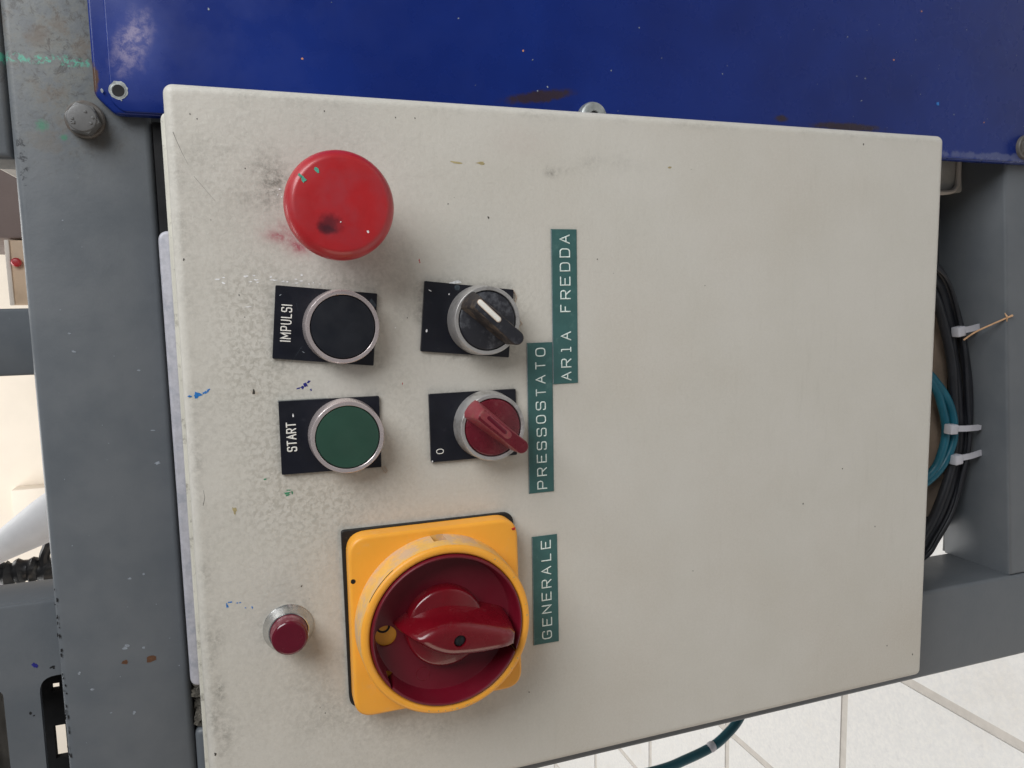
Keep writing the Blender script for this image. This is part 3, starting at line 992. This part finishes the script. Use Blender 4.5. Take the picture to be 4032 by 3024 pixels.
b2 = station('push_button', 'green push button in a chrome bezel on a plate reading START', 'push button', 15.2, 129.6, [(.6, 155.4), (30.4, 155.2), (30.1, 115.2), (.1, 115.4)], 0)
bezel(b2, 15.2, 129.6, 9.6, 15.0, 14.45, 12.85, M['chrome'])
cap(b2, 15.2, 129.6, 9.4, 12.55, M['green_cap'])
xs = 10.0
for ch, w in zip('START', (1.5, 1.7, 1.8, 1.55, 1.7)):
    obj('letter', letter_bm(ch, xs, 149.2, w, 3.4, -1.52, .25, .25), M['white_mark'], b2)
    xs += w + .8
bm = B()
add_fleck(bm, 24.4, 149.9, -1.5, 1.3, .5, .1, 8, .03)
obj('paint_speck', bm, FL['white'], b2, kind='stuff')
bm = B()
add_prism(bm, [(29.9, 155.5), (30.7, 155.3), (30.5, 136), (30.25, 136)], -1.2, -.2)
obj('bare_edge', bm, M['zinc'], b2)


def selector(name, label, cx, cz, plate, tip, tail, mats):
    st = station(name, label, 'selector switch', cx, cz, plate, 0)
    bezel(st, cx, cz, 11.4, 15.0, 14.2, 12.6, M['satin'])
    bm = B()
    add_lathe(bm, cx, cz, [(0, -11.3), (11.4, -11.3), (12.1, -11.0), (12.35, -10.4), (12.35, -7)], 80)
    knob = obj('knob', bm, mats[0], st, angle=45)
    # lever: a flat-topped bar from the disc's rim out past the bezel, wider foot than top
    T, A = Vector(tip), Vector(tail)
    d = (T - A).normalized()
    nn = Vector((-d.y, d.x))

    def outline(w0, w1, back, fore):
        """w0 half width at the disc's rim, w1 at the tip; back / fore shift the two ends along the lever."""
        a0, t0 = A + d * back, T + d * fore
        pts = []
        for q in range(11):
            a = math.pi / 2 - math.pi * q / 10
            pts.append(t0 - d * w1 + d * math.cos(a) * w1 + nn * math.sin(a) * w1)
        for q in range(7):
            a = -math.pi / 2 - math.pi * q / 6
            pts.append(a0 + d * w0 * .35 + d * math.cos(a) * w0 * .35 + nn * math.sin(a) * w0)
        return pts
    lv = [(outline(4.6, 3.7, -.6, 0), -10.8), (outline(4.1, 3.4, -.2, 0), -13.0), (outline(3.1, 3.05, 1.2, .1), -18.0), (outline(2.75, 2.95, 1.9, .1), -20.6), (outline(2.45, 2.7, 2.3, -.2), -21.2)]
    t = bmesh.new()
    rings = [[t.verts.new((p.x, y, p.y)) for p in o] for o, y in lv]
    n = len(rings[0])
    for a, b in zip(rings, rings[1:]):
        for q in range(n):
            t.faces.new((a[q], b[q], b[(q + 1) % n], a[(q + 1) % n]))
    t.faces.new(rings[-1])
    t.faces.new(list(reversed(rings[0])))
    bm = B()
    merge(bm, t)
    obj('lever', bm, mats[1], knob, angle=40)
    bm = B()
    add_prism(bm, [(p.x, p.y) for p in outline(2.3, 2.6, 2.4, -.3)], -21.32, -21.0, .1, 1)
    obj('lever_top', bm, mats[0], knob)
    return st, knob


plate3 = [(47.9, 97.1), (77.2, 94.4), (73.0, 55.2), (43.6, 58.0)]
s1, knob1 = selector('selector_switch', 'black selector switch with a white pointer mark on its slanted lever', 60.2, 70.4, plate3, (51.2, 58.8), (69.6, 79.6), (M['black_knob'], M['dusty_knob']))
bm = B()
add_tube(bm, [(68.0, -21.3, 76.6), (60.9, -21.3, 69.0)], 1.25, 12, flat=.16)
obj('pointer_frame', bm, M['tan'], knob1)
bm = B()
add_tube(bm, [(68.0, -21.45, 76.6), (60.9, -21.45, 69.0)], .95, 12, flat=.18)
obj('pointer', bm, M['white_mark'], knob1)
bm = B()
for x, z, w, h in ((73.1, 92.2, .35, 1.5), (71.5, 84.2, .6, .5), (56.4, 94.4, 1.3, .8), (49.9, 61.8, .9, .9)):
    add_fleck(bm, x, z, -1.5, w, h, -.5, 8, .04)
obj('paint_speck', bm, FL['white'], s1, kind='stuff')
bm = B()
add_lathe(bm, 74.2, 80.5, [(0, -1.56), (1.1, -1.55), (1.2, -1.5)], 20)
obj('glue_spot', bm, FL['slate'], s1, kind='stuff')

plate4 = [(.1, 94.1), (29.6, 94.2), (29.6, 55.1), (.1, 55.1)]
s2, knob2 = selector('selector_switch', 'red translucent selector switch with a slanted lever on a plate reading 0', 14.9, 69.0, plate4, (5.8, 57.6), (24.2, 79.4), (M['red_clear'], M['red_dusty']))
bm = B()
add_tube(bm, [(22.0, -21.3, 76.0), (13.2, -21.3, 66.0)], 1.75, 12, flat=.10)
add_tube(bm, [(21.4, -21.35, 74.6), (13.9, -21.35, 66.8)], 1.25, 12, flat=.14)
obj('pointer_frame', bm, M['red_dusty'], knob2)
bm = B()
add_tube(bm, [(20.9, -21.5, 74.0), (14.4, -21.5, 67.2)], .85, 12, flat=.15)
obj('pointer', bm, M['red_lens'], knob2)
obj('letter', letter_bm('0', 3.65, 88.6, 1.95, 3.0, -1.52, .17, .3), M['white_mark'], s2)
bm = B()
add_fleck(bm, .6, 93.6, -1.5, .8, .6, 0, 7, .03)
obj('paint_speck', bm, FL['white'], s2, kind='stuff')

# ------------------------------------------------------------------ emergency stop
es = thing('emergency_stop_button', 'large red mushroom emergency stop button with teal paint chips', 'emergency button', (104.4, 0, 130.6))
bm = B()
add_lathe(bm, 104.4, 130.6, [(0, -29.5), (6, -29.45), (12, -29.3), (16.2, -29.1), (16.8, -29.0), (17.4, -28.7), (18.6, -27.6), (19.5, -26.2), (19.95, -24.8), (20, -23.6), (19.6, -22.6), (18.6, -22.0), (12, -21.0), (10.6, -20)], 128)
mush = obj('mushroom_head', bm, M['red'], es, angle=60)
bm = B()
add_lathe(bm, 104.4, 130.6, [(11, -21), (10.8, -9), (13.0, -8.6), (13.6, -7.8), (13.8, 0)], 64)
obj('collar', bm, M['red'], es)
bm = B()
for x, z, w, h in ((113.0, 143.6, 2.6, 1.5), (114.2, 144.9, 1.5, .9), (116.3, 139.0, 2.8, 1.5)):
    add_fleck(bm, x, z, -29.2, w, h, .5, 11, .1, .4)
obj('paint_chip', bm, FL['teal'], mush, kind='stuff')
bm = B()
add_fleck(bm, 94.6, 121.5, -29.2, 1.1, .9, 0, 9, .06)
add_fleck(bm, 98.0, 131.2, -29.5, .5, .5, 0, 8, .06)
obj('paint_speck', bm, FL['white'], mush, kind='stuff')
# oily thumb mark: part of the head's own finish
k = N('red_mushroom_stained')
c = k.mix(k.ramp(k.noise(50, 5), .3, .7), C(168, 27, 33), C(180, 32, 38))
c = k.mix(k.ramp(k.noise(60, 6, .6), .42, .7, 0, .40), c, C(150, 52, 64))
c = k.mix(k.math('MULTIPLY', k.blob((97.0, -29, 135.2), (5.2, 30, 5.6), .2, 120, .85, .7), .78), c, C(70, 18, 30))
c = k.mix(k.math('MULTIPLY', k.blob((95.2, -29, 136.2), (2.2, 30, 5.0), .1, 260, .8, .7), .7), c, C(50, 16, 30))
k.bump(k.noise(700, 3), .02 * S, .4)
k.p.inputs['Coat Weight'].default_value = .35
k.p.inputs['Coat Roughness'].default_value = .16
mush.data.materials[0] = k.out(c, k.ramp(k.noise(120, 5), .3, .7, .34, .48))

# ------------------------------------------------------------------ small red button
pb = thing('indicator_button', 'small dark red lens in a sloping chrome ring beside the main switch', 'indicator lamp', (-64, 0, 156))
bm = B()
add_lathe(bm, -64.0, 156.0, [(10.2, 0.02), (10.15, -.5), (9.9, -.8), (8.0, -4.1), (7.6, -4.3), (7.3, -3.9)], 96)
obj('chrome_ring', bm, M['ring_chrome'], pb, angle=20)
bm = B()
add_lathe(bm, -64.0, 156.0, [(7.35, -3.6), (7.25, -6), (7.15, -9.2), (6.95, -10.2)], 72)
ls = obj('lens_wall', bm, M['lens_side'], pb, angle=40)
bm = B()
add_lathe(bm, -64.0, 156.0, [(0, -10.95), (4, -11.0), (5.9, -11.05), (6.6, -10.85), (6.98, -10.2)], 72)
obj('lens', bm, M['red_lens'], pb, angle=60)

# ------------------------------------------------------------------ main switch
ms = thing('main_switch', 'yellow square main switch with a round red dial and grip', 'main switch', (-64.8, 0, 94.6))
bm = B()
add_prism(bm, rpoly([(-102.4, 58.4), (-25.6, 57.6), (-25.2, 133.2), (-102.8, 132.9)], [5, 5, 1.5, 5]), -2.2, 0.02, .2, 1)
obj('gasket', bm, M['gasket'], ms)
bm = B()
add_prism(bm, rpoly([(-103.6, 57.6), (-25.9, 58.6), (-25.9, 131.6), (-103.6, 131.9)], 8.5, 8), -10.6, -2.2, 1.6, 4)
bp = obj('base_plate', bm, M['yellow'], ms, angle=40)
bm = B()
add_lathe(bm, -64.8, 94.5, [(31.9, -10), (31.9, -24.4), (32.3, -25.2), (33.2, -25.6), (34.6, -25.5), (35.25, -24.9), (35.5, -24.0), (36.0, -10.0), (31.9, -10.0)], 144)
ring = obj('collar_ring', bm, M['yellow_dusty'], ms, angle=40)
ring.data.materials.append(M['yellow'])
for p in ring.data.polygons:
    if p.center.y * 1000 < -24.15:
        p.material_index = 1
bm = B()
add_box(bm, -34.5, -24, -18.0, -10.65, 92.4, 97.8)
cut(ring, bm, 40)
bm = B()
arc = [(-64.8 + 35.3 * math.cos(a), -24.2, 94.5 + 35.3 * math.sin(a)) for a in np.linspace(math.radians(36), math.radians(64), 14)]
add_tube(bm, arc, [.05] + [.28] * 12 + [.05], 6)
obj('split_line', bm, M['slot_dark'], ring)
bm = B()
add_lathe(bm, -44.2, 130.2, [(0, -10.72), (.95, -10.7), (1.0, -10.5)], 24)
obj('hole_mark', bm, M['groove'], bp)
bm = B()
add_fleck(bm, -30.4, 60.6, -10.5, 1.2, 1.9, .3, 10, .2)
obj('paint_speck', bm, FL['red'], bp, kind='stuff')
bm = B()
for i in range(26):
    a = random.uniform(math.radians(150), math.radians(330))
    add_fleck(bm, -64.8 + 34 * math.cos(a), 94.5 + 34 * math.sin(a), -25.55, random.uniform(.2, .8), random.uniform(.2, .7), random.random() * 3, 8, .03)
obj('scuff', bm, FL['ochre'], ring, kind='stuff')

bm = B()   # cup-shaped dial
add_lathe(bm, -64.8, 94.5, [(0, -17.0), (16, -17.0), (28.3, -17.0), (28.7, -17.2), (30.1, -25.0), (30.5, -26.0), (31.0, -26.3), (31.5, -26.0), (31.75, -25.2), (31.75, -16), (0, -16)], 144)
dial = obj('dial', bm, M['dark_red'], ms, angle=35)
bm = B()
add_lathe(bm, -66.6, 118.8, [(0, -30), (4.4, -30), (4.4, -5), (0, -5)], 40)
cut(dial, bm, 35)
bm = B()
add_prism(bm, [(-75.4, 70.4), (-72.0, 66.4), (-79.0, 65.6)], -30, -5)
add_prism(bm, [(-79.4, 120.0), (-83.0, 116.4), (-85.0, 118.8)], -30, -5)
cut(dial, bm, 35)
bm = B()
add_lathe(bm, -64.8, 94.5, [(0, -15.85), (31.5, -15.85)], 48)
under = obj('position_disc', bm, M['yellow'], ms)
bm = B()
add_tube(bm, [(-63.0 + 2.2 * math.cos(a), -15.9, 119.6 + 2.4 * math.sin(a)) for a in np.linspace(math.radians(110), math.radians(290), 16)], .45, 8, flat=.3)
obj('printed_ring', bm, M['groove'], under)
bm = B()
add_tube(bm, [(-85.6 + 2.9 * math.cos(a), -17.0, 104.0 + 2.9 * math.sin(a)) for a in np.linspace(0, 2 * math.pi, 40)], .11, 6)
obj('mould_mark', bm, M['handle_red'], dial)
# hub disc and boat-shaped grip
bm = B()
add_lathe(bm, -64.8, 94.8, [(16.9, -17.1), (16.5, -21.4), (16.1, -22.2), (15.2, -22.6), (0, -23.0)], 96)
hub = obj('hub', bm, M['handle_red'], ms, angle=40)


def grip_outline(w, l0, l1, blunt=.5):
    """boat outline, pointed towards +z (l0), blunt towards -z (l1), half width w, about the dial's axis."""
    ang = math.radians(-9.0)
    pts = []
    n = 24
    for q in range(n + 1):
        s = -1 + 2 * q / n
        if s < 0:
            ww = w * max(.03, (1 - abs(s) ** 1.7)) ** .85
        else:
            ww = w * (1 - (1 - blunt) * s ** 1.8) * (1 if s < .97 else .75)
        pts.append((ww, -s * (l0 if s < 0 else l1)))
    out = pts + [(-p, z) for p, z in reversed(pts)]
    return [(-64.8 + p * math.cos(ang) - z * math.sin(ang), 94.4 + p * math.sin(ang) + z * math.cos(ang)) for p, z in out]


lv = [(grip_outline(10.4, 21.5, 26.6, .62), -17.05), (grip_outline(9.6, 20.8, 26.5, .6), -22), (grip_outline(8.1, 18.6, 26.2, .5), -28), (grip_outline(6.9, 16.4, 25.8, .42), -32.5), (grip_outline(6.2, 15.0, 25.2, .4), -34.3), (grip_outline(5.2, 13.2, 24.0, .38), -35.4), (grip_outline(3.4, 10, 21, .3), -35.9)]
t = bmesh.new()
rings = [[t.verts.new((x, y, z)) for x, z in o] for o, y in lv]
n = len(rings[0])
for a, b in zip(rings, rings[1:]):
    for q in range(n):
        t.faces.new((a[q], b[q], b[(q + 1) % n], a[(q + 1) % n]))
t.faces.new(rings[-1])
t.faces.new(list(reversed(rings[0])))
bm = B()
merge(bm, t)
grip = obj('grip', bm, M['handle_red'], ms, angle=60)
bm = B()
add_lathe(bm, -65.2, 92.6, [(0, -40), (2.5, -40), (2.5, -33.6), (0, -33.6)], 32)
cut(grip, bm, 60)
bm = B()
add_lathe(bm, -65.2, 92.6, [(0, -35.0), (1.5, -35.1), (2.2, -34.8), (2.45, -34)], 32)
sc = obj('grip_screw', bm, M['slot_dark'], grip)
bm = B()
add_box(bm, -67.3, -63.1, -35.3, -35.0, 92.3, 92.9)
obj('screw_slot', bm, M['groove'], sc)

# ------------------------------------------------------------------ cables below the box
loop = [(96, 60, -205), (88, 58, -240), (78, 56, -256), (53, 55, -267.5), (28, 54, -274.5), (0, 54, -279), (-31, 54, -281.5), (-56, 55, -278), (-78, 56, -271.5), (-96, 58, -262.5), (-108, 60, -252), (-113, 62, -225), (-112, 64, -190)]
for i, (dz, dy, r, lab) in enumerate(((0, 0, 3.0, 'outermost black cable of the bundle hanging below the control box'),
                                      (6.4, 1.0, 3.1, 'second black cable from the outside of the hanging bundle'),
                                      (12.6, -1.0, 3.0, 'innermost thick black cable of the hanging bundle'),
                                      (3.4, -4.6, 1.3, 'thin black cable lying on top of the hanging bundle'))):
    cx0, cz0 = -8, -190
    pts = []
    for x, y, z in loop:
        v = Vector((x - cx0, z - cz0))
        v -= v.normalized() * dz
        pts.append((v.x + cx0 + random.uniform(-.9, .9), y + dy + random.uniform(-.6, .6), v.y + cz0 + random.uniform(-1.0, 1.0)))
    bm = B()
    add_tube(bm, smooth_path(pts, 6), r, 12)
    tag(obj('cable', bm, M['cable'], at=(0, 58, -200)), lab, 'cable', 'black cables below the control box')
for i, (rr, dy) in enumerate(((0, -5.5), (6.6, -5.0))):
    pts = [(x, y + dy, z) for x, y, z in [(26 - rr * .5, 64, -205), (20 - rr * .4, 62, -240), (9 - rr * .3, 60, -254 + rr * .3), (-5, 58, -263 + rr), (-20, 57, -266.5 + rr), (-34, 57, -264.5 + rr), (-50 + rr * .3, 59, -255 + rr * .4), (-62 + rr * .5, 62, -235), (-66 + rr, 64, -205)]]
    bm = B()
    add_tube(bm, smooth_path(pts, 6), 2.6, 12)
    tag(obj('cable', bm, M['teal'], at=(0, 58, -200)), ('outer' if i == 0 else 'inner') + ' teal cable looping in front of the black bundle', 'cable', 'teal cables below the control box')


def cable_tie(label, x0, z0, x1, z1, y):
    """strap lies across the bundle, head at (x0, z0), loose tail at (x1, z1)."""
    o = thing('cable_tie', label, 'cable tie', ((x0 + x1) / 2, y, (z0 + z1) / 2), 'white cable ties on the cables')
    a, b = Vector((x0, z0)), Vector((x1, z1))
    d = (b - a).normalized()
    nn = Vector((-d.y, d.x))
    L = (b - a).length
    bm = B()
    secs = []
    t = bmesh.new()
    for s in (0, .2, .45, .7, .9, 1.0):
        yy = y - 1.0 - 1.6 * math.sin(math.pi * min(s * 1.15, 1)) + (3 * max(0, s - .85))
        w = 1.9 if s < .95 else 1.4
        p = a + d * L * s
        secs.append([t.verts.new((q.x, yv, q.y)) for q, yv in ((p + nn * w, yy), (p - nn * w, yy), (p - nn * w, yy + 1.1), (p + nn * w, yy + 1.1))])
    for s0, s1 in zip(secs, secs[1:]):
        for q in range(4):
            t.faces.new((s0[q], s1[q], s1[(q + 1) % 4], s0[(q + 1) % 4]))
    t.faces.new(secs[0]); t.faces.new(list(reversed(secs[-1])))
    merge(bm, t)
    obj('strap', bm, M['tie'], o)
    bm = B()
    ang = -math.atan2(d.y, d.x)
    add_box(bm, -3.6, 3.0, y - 4.6, y + 1.0, -3.2, 3.2, .8, 2, Matrix.Translation((a.x, 0, a.y)) @ Matrix.Rotation(ang, 4, 'Y'))
    obj('tie_head', bm, M['tie'], o)
    return o


cable_tie('white cable tie nearest the blue cover, tilted across the black cables', 42.8, -263.5, 46.2, -287.5, 50.5)
cable_tie('white cable tie level across the teal and black cables, middle of the three', -19.4, -257.5, -20.6, -285.0, 47.5)
cable_tie('white cable tie below the middle one, its tail sticking out past the black bundle', -40.4, -266.0, -37.8, -292.5, 50)
bm = B()
add_box(bm, -84, 60, 66, 77, -277, -200, 2, 2)
tag(obj('terminal_block', bm, M['tan'], at=(-20, 70, -230)), 'tan block half hidden behind the black cables', 'terminal block')
bm = B()
add_tube(bm, smooth_path([(37.6, 46, -265), (42.2, 42.5, -269.5), (46.3, 37, -274), (52.6, 28.6, -283.0)], 6), [.55] * 18 + [.75], 7)
add_tube(bm, [(54.2, 30.4, -279.2), (52.0, 29.6, -280.2), (49.2, 30.4, -281.2)], [.25, .6, .25], 6)
tag(obj('cord', bm, M['twig'], at=(45, 46, -280)), 'short frayed beige cord sticking out past the black cables', 'cord')
jb = thing('junction_box', 'small grey junction box with a curved rim under the blue cover', 'junction box', (140, 66, -275))
bm = B()
add_box(bm, 131.5, 160, 60, 76, -292, -240, 1.5, 2)
obj('box_body', bm, M['box_grey'], jb)
bm = B()
add_tube(bm, smooth_path([(150, 58.5, -268.5), (138, 58.5, -268.2), (134, 58.5, -266.5), (131.2, 58.5, -262), (130.4, 58.5, -250)], 5), 1.5, 10)
obj('rim', bm, M['sheet'], jb)

gcb = thing('floor_cable', 'dark teal cable with a white band hanging clear over the tiled floor', 'cable', (-218, 80, -105))
bm = B()
gp = [(-120, 95, -175), (-160, 90, -152), (-190, 84, -136), (-206, 80, -125), (-216.5, 80, -113.5), (-222, 80, -102.5), (-226, 80, -84.4), (-228.4, 80, -66), (-229, 82, -30), (-226, 84, 40)]
add_tube(bm, smooth_path(gp, 8), 3.0, 14)
obj('sheath', bm, M['green_cable'], gcb)
bm = B()
v0, v1 = Vector((-220.6, 80, -105.8)), Vector((-222.4, 80, -101.0))
add_tube(bm, [v0.lerp(v1, .35), v0.lerp(v1, .65)], 3.35, 14)
obj('band', bm, M['tie'], gcb)

# ------------------------------------------------------------------ things behind the machine
bm = B()
add_box(bm, 171, 560, 1000, 1400, -708, 900, 4, 2)
tag(obj('brown_cabinet', bm, M['brown'], at=(360, 1200, -710)), 'brown cabinet seen dimly above the grey beam', 'cabinet')
db = thing('distant_control_box', 'far beige control box with a red button, above the grey beam', 'control box', (120, 1060, -710))
bm = B()
add_box(bm, 73, 169, 1000, 1150, -708, 493, 3, 2)
obj('box_body', bm, M['beige_box'], db)
bm = B()
add_box(bm, 73, 169, 996, 999.9, 487.5, 493.5, 1, 2)
obj('top_trim', bm, M['sheet'], db)
bm = B()
add_lathe(bm, 136, 479.5, [(0, 988), (4.5, 988.6), (6.4, 991), (6.6, 996), (4.6, 999.9)], 32)
obj('red_button', bm, M['red'], db)
bm = B()
add_prism(bm, [(162, 313), (216, 404.6), (330, 404.6), (330, 313)], 500, 508, 1, 2)
tag(obj('gusset_plate', bm, M['sheet'], at=(250, 504, 330)), 'light grey sloped sheet in front of the brown cabinet', 'metal plate')
bm = B()
add_tube(bm, [(-178, 500, 435), (-155, 500, 395.5), (-133.2, 500, 357), (-112, 500, 320), (-85, 500, 275)], [10, 13.5, 21, 25, 27], 28)
tag(obj('duct', bm, M['duct'], at=(-133, 500, 357)), 'pale grey slanting duct tapering upward above the beam', 'duct')
hs = thing('hose_bundle', 'oily black hoses bunched below the pale slanting duct', 'hoses', (-205, 600, 400))
bm = B()
pts = smooth_path([(-204, 600, 470), (-207, 600, 440), (-212, 600, 420), (-210, 600, 400), (-214, 600, 378), (-216, 600, 340)], 6)
add_tube(bm, pts, [12.5 + 2.0 * math.sin(i * 1.7) for i in range(len(pts))], 14)
obj('main_hose', bm, M['hose'], hs)
for a, b_, r in (((-205, 598, 419), (-186, 596, 428), 4.6), ((-203, 598, 434), (-180, 590, 447), 4), ((-206, 598, 383), (-180, 596, 375), 6.5)):
    bm = B()
    add_tube(bm, smooth_path([a, ((a[0] + b_[0]) / 2, 594, (a[2] + b_[2]) / 2 + 3), b_], 5), [r * 1.5, r * 1.2, r, r * .85, r * .8, r * .8, r * .8, r * .85, r, r * 1.1, r * 1.2], 10)
    obj('branch_hose', bm, M['hose'], hs)
bm = B()
add_box(bm, -760, -650, 3120, 3199, 930, 1080, 4, 2)
tag(obj('wall_ledge', bm, M['wall'], at=(-700, 3190, 930)), 'small white ledge on the far wall', 'ledge')
bm = B()
add_tube(bm, [(-330, 150, 292), (-200, 150, 301), (-95, 150, 309), (-60, 150, 312)], 11, 16)
tag(obj('steel_rod', bm, M['steel_dull'], at=(-150, 150, 300)), 'dull steel rod behind the slotted grey post', 'rod')
